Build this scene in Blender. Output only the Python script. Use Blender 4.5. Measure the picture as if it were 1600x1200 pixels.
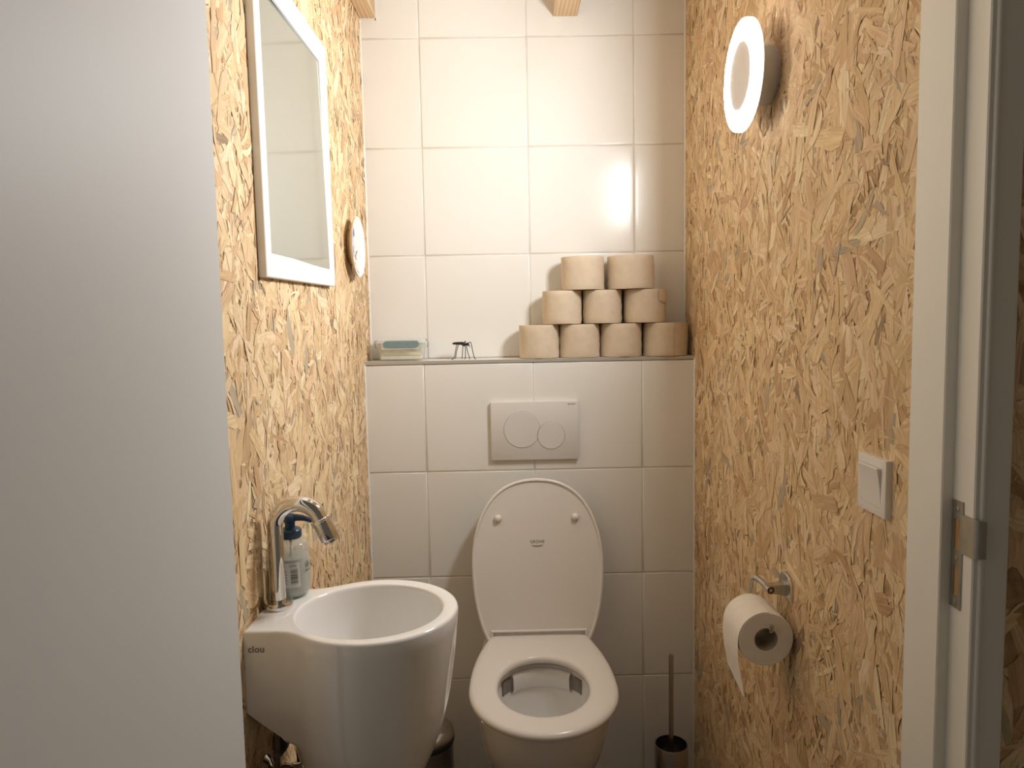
import bpy, bmesh, math, random
from mathutils import Vector, Matrix

# ------------------------------------------------------------------ camera, world, exposure
scene = bpy.context.scene
col = scene.collection
for o in list(bpy.data.objects):
    bpy.data.objects.remove(o)

CAM = Vector((0.2261, -2.0483, 1.3182))
PITCH, YAW, ROLL, FPX = 0.0861, 0.0073, -0.0193, 1165.6
fwd = Vector((math.sin(YAW) * math.cos(PITCH), math.cos(YAW) * math.cos(PITCH), -math.sin(PITCH)))
r0 = Vector((math.cos(YAW), -math.sin(YAW), 0))
u0 = r0.cross(fwd)
rgt = math.cos(ROLL) * r0 + math.sin(ROLL) * u0
upv = -math.sin(ROLL) * r0 + math.cos(ROLL) * u0
cam_data = bpy.data.cameras.new('camera')
cam_data.sensor_fit = 'HORIZONTAL'
cam_data.sensor_width = 36.0
cam_data.lens = 36.0 * FPX / 1600.0
cam_data.clip_start = 0.02
cam = bpy.data.objects.new('camera', cam_data)
cam.matrix_world = Matrix(((rgt.x, upv.x, -fwd.x, CAM.x), (rgt.y, upv.y, -fwd.y, CAM.y),
                           (rgt.z, upv.z, -fwd.z, CAM.z), (0, 0, 0, 1)))
col.objects.link(cam)
scene.camera = cam

world = bpy.data.worlds.new('world')
scene.world = world
world.use_nodes = True
world.node_tree.nodes['Background'].inputs[0].default_value = (1.0, 0.80, 0.58, 1)
world.node_tree.nodes['Background'].inputs[1].default_value = 0.09
LAMP_POWER = 184.0
LAMP_COLOUR = (0.985, 1.0, 1.0)

scene.view_settings.view_transform = 'Standard'
scene.view_settings.look = 'None'
scene.view_settings.gamma = 1.0
scene.view_settings.use_curve_mapping = False
scene.view_settings.exposure = 0.12

# ------------------------------------------------------------------ key dimensions (metres)
XL, XR = -0.1637, 0.7464          # faces of the side walls
YU = 0.109                        # face of the upper tiled wall; the lower one is at y = 0
ZL = 1.2095                       # top of the ledge
ZC = 2.32                         # ceiling
YF = -1.113                       # where the side walls end at the door frame
rnd = random.Random(7)

# ------------------------------------------------------------------ materials
def new_mat(name):
    m = bpy.data.materials.new(name)
    m.use_nodes = True
    return m, m.node_tree.nodes, m.node_tree.links, m.node_tree.nodes['Principled BSDF']

def mat(name, color, rough=0.5, metal=0.0, bump=0.0, bscale=200.0, var=0.0, vscale=30.0, coat=0.0, spec=None,
        trans=0.0, ior=None, stretch=(1, 1, 1), sss=0.0):
    m, n, l, b = new_mat(name)
    b.inputs['Base Color'].default_value = (*color, 1)
    b.inputs['Roughness'].default_value = rough
    b.inputs['Metallic'].default_value = metal
    b.inputs['Coat Weight'].default_value = coat
    b.inputs['Coat Roughness'].default_value = 0.05
    b.inputs['Transmission Weight'].default_value = trans
    if ior: b.inputs['IOR'].default_value = ior
    if spec is not None: b.inputs['Specular IOR Level'].default_value = spec
    tc = n.new('ShaderNodeTexCoord')
    mp = n.new('ShaderNodeMapping')
    mp.inputs['Scale'].default_value = stretch
    l.new(tc.outputs['Object'], mp.inputs['Vector'])
    if var > 0:
        nz = n.new('ShaderNodeTexNoise')
        nz.inputs['Scale'].default_value = vscale
        nz.inputs['Detail'].default_value = 4
        l.new(mp.outputs[0], nz.inputs['Vector'])
        rp = n.new('ShaderNodeValToRGB')
        rp.color_ramp.elements[0].position = 0.3
        rp.color_ramp.elements[1].position = 0.7
        rp.color_ramp.elements[0].color = (*[max(0, c * (1 - var)) for c in color], 1)
        rp.color_ramp.elements[1].color = (*[min(1, c * (1 + var)) for c in color], 1)
        l.new(nz.outputs['Fac'], rp.inputs[0])
        l.new(rp.outputs[0], b.inputs['Base Color'])
    if bump > 0:
        nb = n.new('ShaderNodeTexNoise')
        nb.inputs['Scale'].default_value = bscale
        nb.inputs['Detail'].default_value = 3
        l.new(mp.outputs[0], nb.inputs['Vector'])
        bp = n.new('ShaderNodeBump')
        bp.inputs['Strength'].default_value = bump
        bp.inputs['Distance'].default_value = 0.001
        l.new(nb.outputs['Fac'], bp.inputs['Height'])
        l.new(bp.outputs[0], b.inputs['Normal'])
    return m

def mat_osb():
    m, n, l, b = new_mat('osb_strands')
    at = n.new('ShaderNodeAttribute'); at.attribute_name = 'Col'
    uv = n.new('ShaderNodeUVMap'); uv.uv_map = 'UVMap'
    mp = n.new('ShaderNodeMapping'); mp.inputs['Scale'].default_value = (11, 170, 1)
    l.new(uv.outputs[0], mp.inputs[0])
    nz = n.new('ShaderNodeTexNoise'); nz.inputs['Scale'].default_value = 1.0; nz.inputs['Detail'].default_value = 3.5
    nz.inputs['Roughness'].default_value = 0.7; nz.inputs['Distortion'].default_value = 0.9
    l.new(mp.outputs[0], nz.inputs['Vector'])
    rp = n.new('ShaderNodeValToRGB')
    rp.color_ramp.elements[0].position = 0.28; rp.color_ramp.elements[0].color = (0.70, 0.63, 0.54, 1)
    rp.color_ramp.elements[1].position = 0.62; rp.color_ramp.elements[1].color = (1.04, 1.03, 1.02, 1)
    l.new(nz.outputs['Fac'], rp.inputs[0])
    mx = n.new('ShaderNodeMix'); mx.data_type = 'RGBA'; mx.blend_type = 'MULTIPLY'
    mx.inputs['Factor'].default_value = 1.0
    l.new(at.outputs['Color'], mx.inputs[6]); l.new(rp.outputs[0], mx.inputs[7])
    l.new(mx.outputs[2], b.inputs['Base Color'])
    b.inputs['Roughness'].default_value = 0.62
    b.inputs['Specular IOR Level'].default_value = 0.3
    bp = n.new('ShaderNodeBump'); bp.inputs['Strength'].default_value = 0.35; bp.inputs['Distance'].default_value = 0.0006
    l.new(nz.outputs['Fac'], bp.inputs['Height']); l.new(bp.outputs[0], b.inputs['Normal'])
    return m

def mat_wood(name, c1, c2, scale=(26, 2.2, 26)):
    m, n, l, b = new_mat(name)
    tc = n.new('ShaderNodeTexCoord'); mp = n.new('ShaderNodeMapping')
    mp.inputs['Scale'].default_value = scale
    l.new(tc.outputs['Object'], mp.inputs[0])
    nz = n.new('ShaderNodeTexNoise'); nz.inputs['Scale'].default_value = 1.6; nz.inputs['Detail'].default_value = 5
    nz.inputs['Distortion'].default_value = 0.8
    l.new(mp.outputs[0], nz.inputs['Vector'])
    wv = n.new('ShaderNodeTexWave'); wv.inputs['Scale'].default_value = 1.2; wv.inputs['Distortion'].default_value = 4.0
    l.new(mp.outputs[0], wv.inputs['Vector'])
    ad = n.new('ShaderNodeMath'); ad.operation = 'MULTIPLY_ADD'; ad.inputs[1].default_value = 0.45
    l.new(wv.outputs['Fac'], ad.inputs[0]); l.new(nz.outputs['Fac'], ad.inputs[2])
    rp = n.new('ShaderNodeValToRGB')
    rp.color_ramp.elements[0].position = 0.35; rp.color_ramp.elements[0].color = (*c2, 1)
    rp.color_ramp.elements[1].position = 0.85; rp.color_ramp.elements[1].color = (*c1, 1)
    l.new(ad.outputs[0], rp.inputs[0]); l.new(rp.outputs[0], b.inputs['Base Color'])
    b.inputs['Roughness'].default_value = 0.5
    return m

def mat_emit(name, color, strength, speck=0.0):
    m, n, l, b = new_mat(name)
    b.inputs['Base Color'].default_value = (0.8, 0.8, 0.8, 1)
    b.inputs['Roughness'].default_value = 0.3
    b.inputs['Emission Color'].default_value = (*color, 1)
    b.inputs['Emission Strength'].default_value = strength
    return m

def mat_clear(name, tint=(0.95, 0.97, 0.97), fac=0.25, rough=0.08):
    m, n, l, b = new_mat(name)
    b.inputs['Base Color'].default_value = (*tint, 1)
    b.inputs['Roughness'].default_value = rough
    tr = n.new('ShaderNodeBsdfTransparent'); tr.inputs[0].default_value = (*tint, 1)
    mx = n.new('ShaderNodeMixShader'); mx.inputs[0].default_value = fac
    l.new(tr.outputs[0], mx.inputs[1]); l.new(b.outputs[0], mx.inputs[2])
    l.new(mx.outputs[0], n['Material Output'].inputs['Surface'])
    return m

M = {
    'tile': mat('tile_glaze', (0.83, 0.815, 0.775), 0.22, var=0.006, vscale=5, spec=0.5),
    'grout': mat('grout', (0.70, 0.655, 0.59), 0.9, bump=0.3, bscale=600, var=0.08),
    'caulk': mat('caulk', (0.85, 0.82, 0.76), 0.35),
    'osb': mat_osb(),
    'osb_core': mat('osb_core', (0.48, 0.31, 0.155), 0.8, var=0.35, vscale=60, bump=0.4, bscale=160),
    'strip': mat('edge_strip', (0.55, 0.52, 0.47), 0.35, metal=0.4, var=0.06, vscale=80, stretch=(1, 20, 20)),
    'paint': mat('white_paint', (0.87, 0.85, 0.79), 0.42, var=0.01, vscale=8),
    'door': mat('door_lacquer', (0.71, 0.70, 0.68), 0.50, var=0.008, vscale=6, spec=0.3),
    'ceil': mat('ceiling_paint', (0.87, 0.85, 0.81), 0.8, var=0.02, vscale=10),
    'floor': mat('floor_tile', (0.16, 0.15, 0.14), 0.5, var=0.2, vscale=9),
    'pine': mat_wood('planed_pine', (0.72, 0.52, 0.31), (0.50, 0.31, 0.15)),
    'ceramic': mat('ceramic', (0.89, 0.87, 0.845), 0.10, coat=0.5, var=0.004, vscale=6),
    'plastic': mat('white_plastic', (0.82, 0.785, 0.745), 0.22, var=0.006, vscale=10),
    'satin': mat('satin_plastic', (0.72, 0.70, 0.67), 0.38, bump=0.02, bscale=300),
    'gap': mat('dark_gap', (0.05, 0.045, 0.04), 0.7, var=0.1),
    'ink': mat('grey_ink', (0.10, 0.085, 0.07), 0.6, var=0.1),
    'ink_soft': mat('soft_grey_ink', (0.22, 0.19, 0.16), 0.6, var=0.1),
    'outlet': mat('outlet_shade', (0.27, 0.24, 0.21), 0.4, var=0.15, vscale=60),  # recess shade painted as a dark colour, the real glaze is white
    'chrome': mat('chrome', (0.74, 0.735, 0.72), 0.055, metal=1.0, var=0.02),
    'satin_chrome': mat('satin_chrome', (0.62, 0.61, 0.58), 0.22, metal=1.0, var=0.05),
    'steel': mat('brushed_steel', (0.50, 0.47, 0.43), 0.28, metal=1.0, var=0.10, vscale=40, stretch=(1, 1, 30)),
    'zinc': mat('zinc_plate', (0.42, 0.42, 0.39), 0.42, metal=1.0, var=0.12, vscale=50),
    'black': mat('black_plastic', (0.012, 0.012, 0.014), 0.4, var=0.1),
    'iron': mat('black_iron', (0.015, 0.013, 0.012), 0.45, var=0.2, vscale=120, bump=0.2, bscale=400),
    'paper': mat('white_tissue', (0.90, 0.85, 0.78), 0.95, bump=0.35, bscale=420, var=0.03, vscale=60),
    'recycled': mat('recycled_tissue', (0.66, 0.545, 0.41), 0.95, bump=0.5, bscale=330, var=0.05, vscale=45),
    'recycled_side': mat('recycled_tissue_end', (0.60, 0.49, 0.37), 0.95, bump=0.4, bscale=900, var=0.07, vscale=150),
    'card': mat('core_card', (0.42, 0.36, 0.26), 0.9, var=0.1, vscale=60),
    'frame_white': mat('frame_white', (0.86, 0.85, 0.83), 0.4, bump=0.03, bscale=120),
    'mirror': mat('mirror_glass', (0.60, 0.64, 0.605), 0.085, metal=1.0, var=0.01, vscale=3),
    'porcelain': mat('porcelain', (0.88, 0.87, 0.86), 0.12, coat=0.4, var=0.01),
    'glaze_edge': mat('cream_glaze', (0.70, 0.58, 0.40), 0.3, var=0.1, vscale=60),
    'blue_ink': mat('cobalt_ink', (0.16, 0.18, 0.42), 0.4, var=0.3, vscale=90),
    'lamp_metal': mat('lamp_metal', (0.62, 0.63, 0.66), 0.4, metal=0.3, var=0.05),
    'lamp_cover': mat('lamp_cover', (0.74, 0.70, 0.68), 0.45, bump=0.05, bscale=200),
    'lamp_face': mat_emit('lamp_diffuser', LAMP_COLOUR, LAMP_POWER),
    'lamp_rim': mat_emit('lamp_rim', LAMP_COLOUR, 1.6),
    'navy': mat('navy_plastic', (0.012, 0.045, 0.095), 0.35, var=0.1),
    'soap': mat('grey_soap', (0.47, 0.48, 0.44), 0.25, var=0.10, vscale=40, bump=0.1, bscale=90),
    'bottle': mat_clear('clear_bottle', (0.86, 0.87, 0.84), 0.30, 0.10),
    'label': mat('bottle_label', (0.64, 0.64, 0.61), 0.5, var=0.03),
    'clear': mat_clear('clear_plastic', (0.97, 0.97, 0.95), 0.20, 0.10),
    'lidclear': mat_clear('frosted_plastic', (0.93, 0.94, 0.93), 0.42, 0.25),
    'teal': mat('teal_clip', (0.20, 0.29, 0.30), 0.5, var=0.05),
    'cloth': mat('cream_cloth', (0.82, 0.74, 0.52), 0.9, bump=0.5, bscale=80, var=0.12, vscale=30),
    'hose': mat('flex_hose', (0.20, 0.14, 0.10), 0.5, metal=0.5, var=0.3, vscale=200),
    'bare_wood': mat_wood('bare_mortise', (0.55, 0.33, 0.15), (0.32, 0.17, 0.07), (60, 60, 8)),
}

# ------------------------------------------------------------------ object helpers
OFF = {}

def thing(name, loc, label, cat, group=None):
    o = bpy.data.objects.new(name, None)
    o.empty_display_size = 0.03
    o.location = loc
    col.objects.link(o)
    o['label'] = label
    o['category'] = cat
    if group: o['group'] = group
    OFF[o] = Vector(loc)
    return o

def link(name, me, m, parent=None, smooth=False, label=None, origin=None, angle=None):
    """world-space mesh -> one object, child of parent"""
    off = OFF[parent] if parent is not None else Vector(origin or (0, 0, 0))
    me.transform(Matrix.Translation(-off))
    if m is not None and not me.materials: me.materials.append(m)
    if smooth:
        me.polygons.foreach_set('use_smooth', [True] * len(me.polygons))
        if angle is not None: me.set_sharp_from_angle(angle=math.radians(angle))
    o = bpy.data.objects.new(name, me)
    col.objects.link(o)
    if parent is not None:
        o.parent = parent
    else:
        o.location = off
    OFF[o] = off
    if label: o['label'] = label
    return o

def struct(name, me, m, label=None, **k):
    o = link(name, me, m, **k)
    o['kind'] = 'structure'
    if label: o['label'] = label
    return o

def tag(o, label, cat, group=None):
    o['label'] = label; o['category'] = cat
    if group: o['group'] = group
    return o

def raw(verts, faces, name='mesh'):
    me = bpy.data.meshes.new(name)
    me.from_pydata([tuple(v) for v in verts], [], faces)
    me.update()
    return me

def from_bm(bm, name='mesh'):
    bmesh.ops.recalc_face_normals(bm, faces=bm.faces)
    me = bpy.data.meshes.new(name)
    bm.to_mesh(me); bm.free()
    return me

def box(x0, x1, y0, y1, z0, z1, bev=0.0, seg=2):
    bm = bmesh.new()
    bmesh.ops.create_cube(bm, size=1.0)
    for v in bm.verts:
        v.co = Vector(((x0 + x1) / 2 + v.co.x * (x1 - x0), (y0 + y1) / 2 + v.co.y * (y1 - y0), (z0 + z1) / 2 + v.co.z * (z1 - z0)))
    if bev > 0:
        bmesh.ops.bevel(bm, geom=bm.edges[:], offset=bev, segments=seg, affect='EDGES', profile=0.5)
    return from_bm(bm)

def boxes(lst):
    V, F = [], []
    for (x0, x1, y0, y1, z0, z1) in lst:
        b = len(V)
        V += [(x0, y0, z0), (x1, y0, z0), (x1, y1, z0), (x0, y1, z0), (x0, y0, z1), (x1, y0, z1), (x1, y1, z1), (x0, y1, z1)]
        F += [[b + i for i in f] for f in ((3, 2, 1, 0), (4, 5, 6, 7), (0, 1, 5, 4), (1, 2, 6, 5), (2, 3, 7, 6), (3, 0, 4, 7))]
    return raw(V, F)

def loft(rings, cap0=True, cap1=True, close=True):
    n = len(rings[0]); V, F = [], []
    for r in rings: V += r
    for i in range(len(rings) - 1):
        for j in range(n if close else n - 1):
            k = (j + 1) % n
            F.append([i * n + j, i * n + k, (i + 1) * n + k, (i + 1) * n + j])
    if cap0: F.append(list(range(n))[::-1])
    if cap1: F.append([(len(rings) - 1) * n + j for j in range(n)])
    bm = bmesh.new()
    vs = [bm.verts.new(v) for v in V]
    for f in F:
        try: bm.faces.new([vs[i] for i in f])
        except ValueError: pass
    return from_bm(bm)

def frame_of(axis):
    a = Vector(axis).normalized()
    t = Vector((0, 0, 1)) if abs(a.z) < 0.9 else Vector((1, 0, 0))
    u = a.cross(t).normalized(); w = a.cross(u).normalized()
    return a, u, w

def lathe(profile, base, axis=(0, 0, 1), n=40, cap0=True, cap1=True):
    """profile: (distance along axis, radius)"""
    a, u, w = frame_of(axis); base = Vector(base)
    rings = [[base + a * h + (u * math.cos(t) + w * math.sin(t)) * max(r, 1e-5)
              for t in [2 * math.pi * i / n for i in range(n)]] for h, r in profile]
    return loft(rings, cap0, cap1)

def tube(pts, rad, n=14, caps=True):
    pts = [Vector(p) for p in pts]
    rads = rad if isinstance(rad, (list, tuple)) else [rad] * len(pts)
    tang = []
    for i in range(len(pts)):
        a = pts[min(i + 1, len(pts) - 1)] - pts[max(i - 1, 0)]
        tang.append(a.normalized())
    _, u, w = frame_of(tang[0])
    rings = []
    for i, p in enumerate(pts):
        t = tang[i]
        u = (u - t * u.dot(t)).normalized(); w = t.cross(u)
        rings.append([p + (u * math.cos(q) + w * math.sin(q)) * rads[i] for q in [2 * math.pi * j / n for j in range(n)]])
    return loft(rings, caps, caps)

def spline(pts, k=8):
    P = [Vector(p) for p in pts]; P = [2 * P[0] - P[1]] + P + [2 * P[-1] - P[-2]]
    out = []
    for i in range(1, len(P) - 2):
        for j in range(k):
            t = j / k
            out.append(0.5 * ((2 * P[i]) + (P[i + 1] - P[i - 1]) * t + (2 * P[i - 1] - 5 * P[i] + 4 * P[i + 1] - P[i + 2]) * t * t
                              + (3 * P[i] - P[i - 1] - 3 * P[i + 1] + P[i + 2]) * t ** 3))
    out.append(P[-2])
    return out

def joined(meshes):
    bm = bmesh.new()
    for me in meshes:
        bm.from_mesh(me); bpy.data.meshes.remove(me)
    me = bpy.data.meshes.new('mesh'); bm.to_mesh(me); bm.free()
    return me

def text_mesh(s, size, org, xdir, ydir, bold=0.0, depth=0.0002, spacing=1.0):
    cu = bpy.data.curves.new('t', 'FONT'); cu.body = s; cu.size = 1.0; cu.offset = bold; cu.extrude = 0.0
    cu.align_x = 'CENTER'; cu.align_y = 'CENTER'; cu.space_character = spacing; cu.resolution_u = 3
    ob = bpy.data.objects.new('t', cu); col.objects.link(ob)
    me = bpy.data.meshes.new_from_object(ob)
    bpy.data.objects.remove(ob)
    x = Vector(xdir).normalized(); y = Vector(ydir).normalized(); z = x.cross(y)
    o = Vector(org) + z * depth
    me.transform(Matrix(((x.x * size, y.x * size, z.x, o.x), (x.y * size, y.y * size, z.y, o.y), (x.z * size, y.z * size, z.z, o.z), (0, 0, 0, 1))))
    me.materials.clear()
    return me

# ------------------------------------------------------------------ OSB strands
PALETTE = [((0.85, 0.65, 0.405), 28), ((0.79, 0.58, 0.35), 30), ((0.71, 0.50, 0.29), 18), ((0.90, 0.72, 0.48), 12),
           ((0.63, 0.42, 0.235), 7), ((0.52, 0.435, 0.32), 3.6), ((0.92, 0.77, 0.52), 5), ((0.40, 0.285, 0.18), 0.7)]

def osb(a0, a1, b0, b1, place, count, seed):
    """place(a, b, d) -> world point, d = height above the board"""
    R = random.Random(seed)
    V, F, C, U = [], [], [], []
    cols = [p[0] for p in PALETTE]; wts = [p[1] for p in PALETTE]
    for i in range(count):
        f = i / count
        ca, cb = R.uniform(a0 - .02, a1 + .02), R.uniform(b0 - .02, b1 + .02)
        k = R.random() if f > 0.25 else R.random() * 0.4
        if k < 0.40:
            L = R.uniform(0.035, 0.10); W = R.uniform(0.011, 0.033)
        elif k < 0.66:
            L = R.uniform(0.03, 0.10); W = R.uniform(0.004, 0.012)
        elif k < 0.82:
            L = R.uniform(0.012, 0.045); W = R.uniform(0.003, 0.010)
        else:
            L = R.uniform(0.005, 0.030); W = R.uniform(0.0007, 0.0024)
        ang = math.pi / 2 + R.gauss(0, 0.75) if R.random() < 0.6 else R.uniform(0, math.pi)
        c = R.choices(cols, wts)[0]
        if k >= 0.82:
            c = R.choice([(0.34, 0.22, 0.12), (0.46, 0.31, 0.17), (0.52, 0.35, 0.19), (0.88, 0.72, 0.47), (0.92, 0.78, 0.53), (0.13, 0.085, 0.05)])
        q = R.uniform(0.95, 1.04)
        c = (min(c[0] * q, .95), c[1] * q * R.uniform(.98, 1.02), c[2] * q * R.uniform(.94, 1.06))
        d = 0.0002 + 0.0012 * f
        tilt = R.uniform(-0.00030, 0.00030); tl = R.uniform(-0.0003, 0.0003); bow = R.gauss(0, 0.07) * L
        s0, s1 = R.uniform(-1, 1) * W * 0.9, R.uniform(-1, 1) * W * 0.9
        ta, tb = R.choice([1, .9, .6, .35, .1]), R.choice([1, .9, .6, .35, .1])
        st = []
        for q, wf in ((-0.5, ta), (-0.36, R.uniform(.7, .95)), (-0.12, R.uniform(.85, 1.05)), (0.14, R.uniform(.85, 1.05)), (0.36, R.uniform(.65, .95)), (0.5, tb)):
            for sgn in (-1, 1):
                x = q * L + (s0 if q == -0.5 else s1 if q == 0.5 else 0) * sgn * 0.5
                y = sgn * W / 2 * wf * R.uniform(.9, 1.1) + bow * (1 - 4 * q * q)
                st.append((x, y, q, sgn))
        b = len(V); co, si = math.cos(ang), math.sin(ang); ou, ov = R.uniform(0, 50), R.uniform(0, 50)
        for (x, y, q, sgn) in st:
            a = ca + x * co - y * si; bb = cb + x * si + y * co
            a = min(max(a, a0), a1); bb = min(max(bb, b0), b1)
            V.append(place(a, bb, max(.0001, d + tilt * sgn + tl * q * 2))); C.append(c); U.append((x + ou, y + ov))
        for j in range(5):
            F.append((b + 2 * j, b + 2 * j + 2, b + 2 * j + 3, b + 2 * j + 1))
    me = raw(V, F)
    at = me.attributes.new('Col', 'FLOAT_COLOR', 'POINT')
    at.data.foreach_set('color', [x for c in C for x in (*c, 1.0)])
    uvl = me.uv_layers.new(name='UVMap')
    uvl.data.foreach_set('uv', [x for lp in me.loops for x in U[lp.vertex_index]])
    return me

def stuff(o):
    o['kind'] = 'stuff'
    return o

# ------------------------------------------------------------------ room shell
struct('floor', box(-0.9, 1.7, -2.9, 0.25, -0.06, 0.0), M['floor'], 'dark floor of the toilet room and hallway')
struct('ceiling', box(XL - 0.1, XR + 0.1, -1.22, 0.25, ZC, ZC + 0.06), M['ceil'], 'painted ceiling above the wooden beams')

wl = struct('wall_left', box(XL - 0.08, XL, YF - 0.07, 0.25, 0, ZC), M['osb_core'], 'left wall of raw oriented strand board')
s = link('wood_strands', osb(YF, YU + .004, 0, ZC, lambda a, b, d: (XL + d, a, b), 12500, 11), M['osb'], wl); stuff(s)
wr = struct('wall_right', box(XR, XR + 0.08, YF - 0.07, 0.25, 0, ZC), M['osb_core'], 'right wall of raw oriented strand board')
s = link('wood_strands', osb(YF, YU + .004, 0, ZC, lambda a, b, d: (XR - d, a, b), 12500, 23), M['osb'], wr); stuff(s)

# back wall: lower pre-wall and upper wall, with separate tiles
wb = struct('wall_back', boxes([(XL, XR, 0.0016, 0.25, 0, 1.1985), (XL, XR, YU + 0.0016, 0.25, 1.1985, ZC)]), M['grout'],
            'back wall of large square cream tiles with a ledge')
TILE_CACHE = {}
def tile(w, h, place, depth=0.009):
    key = (round(w, 4), round(h, 4))
    if key not in TILE_CACHE:
        rings = []
        for ins, z in ((0, -depth), (0, -0.0016), (0.0005, -0.0006), (0.0014, -0.00012), (0.0030, 0.0), (0.012, 0.0)):
            rings.append([Vector((sx * (w / 2 - ins), -z, sz * (h / 2 - ins))) for sx, sz in ((-1, -1), (1, -1), (1, 1), (-1, 1))])
        me = loft([[Vector((v.x, -(-v.y) , v.z)) for v in r] for r in rings])
        me.polygons.foreach_set('use_smooth', [True] * len(me.polygons))
        me.materials.append(M['tile'])
        TILE_CACHE[key] = me
    o = bpy.data.objects.new('tile', TILE_CACHE[key])
    col.objects.link(o)
    o.parent = wb
    o.location = place
    o.rotation_euler = (rnd.uniform(-1, 1) * .0009, 0, rnd.uniform(-1, 1) * .0009)
    return o

J = 0.0015
xs = [(XL + .0025, -J), (J, .3 - J), (.3 + J, .6 - J), (.6 + J, XR - .0025)]
for (x0, x1) in xs:
    for (z0, z1) in ((0.004, .3 - J), (.3 + J, .6 - J), (.6 + J, .9 - J), (.9 + J, 1.1985)):
        tile(x1 - x0, z1 - z0, ((x0 + x1) / 2, 0.0, (z0 + z1) / 2))
    for (z0, z1) in ((ZL + .002, 1.5043 - J), (1.5043 + J, 1.8043 - J), (1.8043 + J, 2.1043 - J), (2.1043 + J, ZC - .003)):
        tile(x1 - x0, z1 - z0, ((x0 + x1) / 2, YU, (z0 + z1) / 2))
# ledge tiles on top of the pre-wall
for (x0, x1) in xs:
    me = box(x0, x1, 0.003, YU - 0.001, ZL - 0.010, ZL, 0.0006, 1)
    link('tile', me, M['tile'], wb)
struct('trim_1', box(XL + 0.001, XR - 0.001, -0.0012, 0.003, 1.2005, ZL + 0.0003, 0.0005, 1), M['strip'], 'slim metal edge strip along the ledge')

def caulk(name, x, y, z0, z1, sx):
    r = 0.0050
    pts = [(x, y), (x + sx * r, y), (x + sx * r * .45, y - r * .45), (x, y - r)]
    return struct(name, loft([[Vector((px, py, z)) for px, py in pts] for z in (z0, z1)]), M['caulk'], 'thin white sealant bead in the wall corner')
caulk('trim_2', XL, 0.0008, 0, 1.205, 1)
caulk('trim_3', XR, 0.0008, 0, 1.205, -1)
caulk('trim_4', XL, YU + 0.0008, ZL, 2.157, 1)
caulk('trim_5', XR, YU + 0.0008, ZL, ZC, -1)
struct('trim_6', boxes([(XL, -0.1170, YU - 0.0015, YU + 0.002, 2.1545, 2.1600), (-0.1195, -0.1150, YU - 0.0015, YU + 0.002, 2.1545, ZC - .01)]), M['caulk'], 'white sealant line around the left beam')
struct('trim_7', boxes([(0.3745, 0.4450, YU - 0.0015, YU + 0.002, 2.1520, 2.1570)]), M['caulk'], 'white sealant line under the right beam')

bm_l = link('ceiling_beam', box(XL + 0.0015, -0.1193, -1.11, YU - 0.001, 2.1595, ZC, 0.0015, 1), M['pine'])
tag(bm_l, 'planed pine beam running along the top of the left wall', 'beam', 'ceiling beams')
bm_r = link('ceiling_beam', box(0.3758, 0.4437, -1.11, YU - 0.001, 2.157, ZC, 0.0015, 1), M['pine'])
tag(bm_r, 'planed pine beam meeting the tiled wall right of centre', 'beam', 'ceiling beams')

# front wall around the doorway (hall side clad in strand board)
HY = -1.212
wf = struct('wall_front', boxes([(0.80, 1.7, HY, -1.12, 0, 2.5), (-0.9, -0.172, HY, -1.12, 0, 2.5), (-0.172, 0.80, HY, -1.12, 2.12, 2.5)]), M['osb_core'],
            'hallway side of the door wall, strand board')
s = link('wood_strands', osb(0.80, 1.5, 0, 2.3, lambda a, b, d: (a, HY - d, b), 3000, 5), M['osb'], wf); stuff(s)

# door frame
def frame_profile(sgn, ox):
    P = [(0.738, YF + .001), (0.738, -1.1835), (0.7395, -1.185), (0.752, -1.185), (0.752, -1.2235), (0.7535, -1.225), (0.7580, -1.225)]
    P += [(0.7612 - 0.0032 * math.cos(t), -1.225 - 0.0030 * math.sin(t)) for t in [math.pi * i / 8 for i in range(0, 9)]]
    P += [(0.7660, -1.225), (0.7915, -1.225), (0.7935, -1.223), (0.7935, HY + .001), (0.80, HY + .001), (0.80, YF + .001)]
    return [((x if sgn > 0 else ox - (x - 0.738)), y) for x, y in P]
def jamb(name, sgn, ox, label):
    pr = frame_profile(sgn, ox)
    me = loft([[Vector((x, y, z)) for x, y in pr] for z in (0, 2.10)])
    return struct(name, me, M['paint'], label)
jamb('trim_8', 1, 0, 'painted right door jamb with rebate and bead')
jamb('trim_9', -1, -0.140, 'painted left door jamb behind the open door')
struct('trim_10', boxes([(-0.20, 0.80, -1.225, YF, 2.085, 2.12)]), M['paint'], 'painted head of the door frame')

# door leaf swung out towards the camera on the left
d1 = bpy.data.objects.new('door_1', None); d1.location = (-0.119, -1.24, 0); col.objects.link(d1)
d1['kind'] = 'structure'; d1['label'] = 'flush pale grey door swung open on the left'; OFF[d1] = Vector((-0.119, -1.24, 0))
link('door_leaf', box(-0.118, -0.0778, -2.07, -1.24, 0.012, 2.075, 0.0012, 2), M['door'], d1)
for z in (0.28, 1.05, 1.82):
    link('hinge', lathe([(0, .0), (0, .006), (.07, .006), (.07, .0)], (-0.126, -1.236, z), n=16), M['steel'], d1, True, angle=40)
hd = link('door_handle', joined([lathe([(0, .024), (.004, .026), (.007, .024), (.008, .009), (.045, .009), (.047, .006)], (-0.079, -2.01, 1.03), (1, 0, 0), 24),
                                 tube([(-0.037, -2.01, 1.03), (-0.034, -1.995, 1.03), (-0.034, -1.89, 1.03)], .009)]), M['steel'], d1, True, angle=40)

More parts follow.
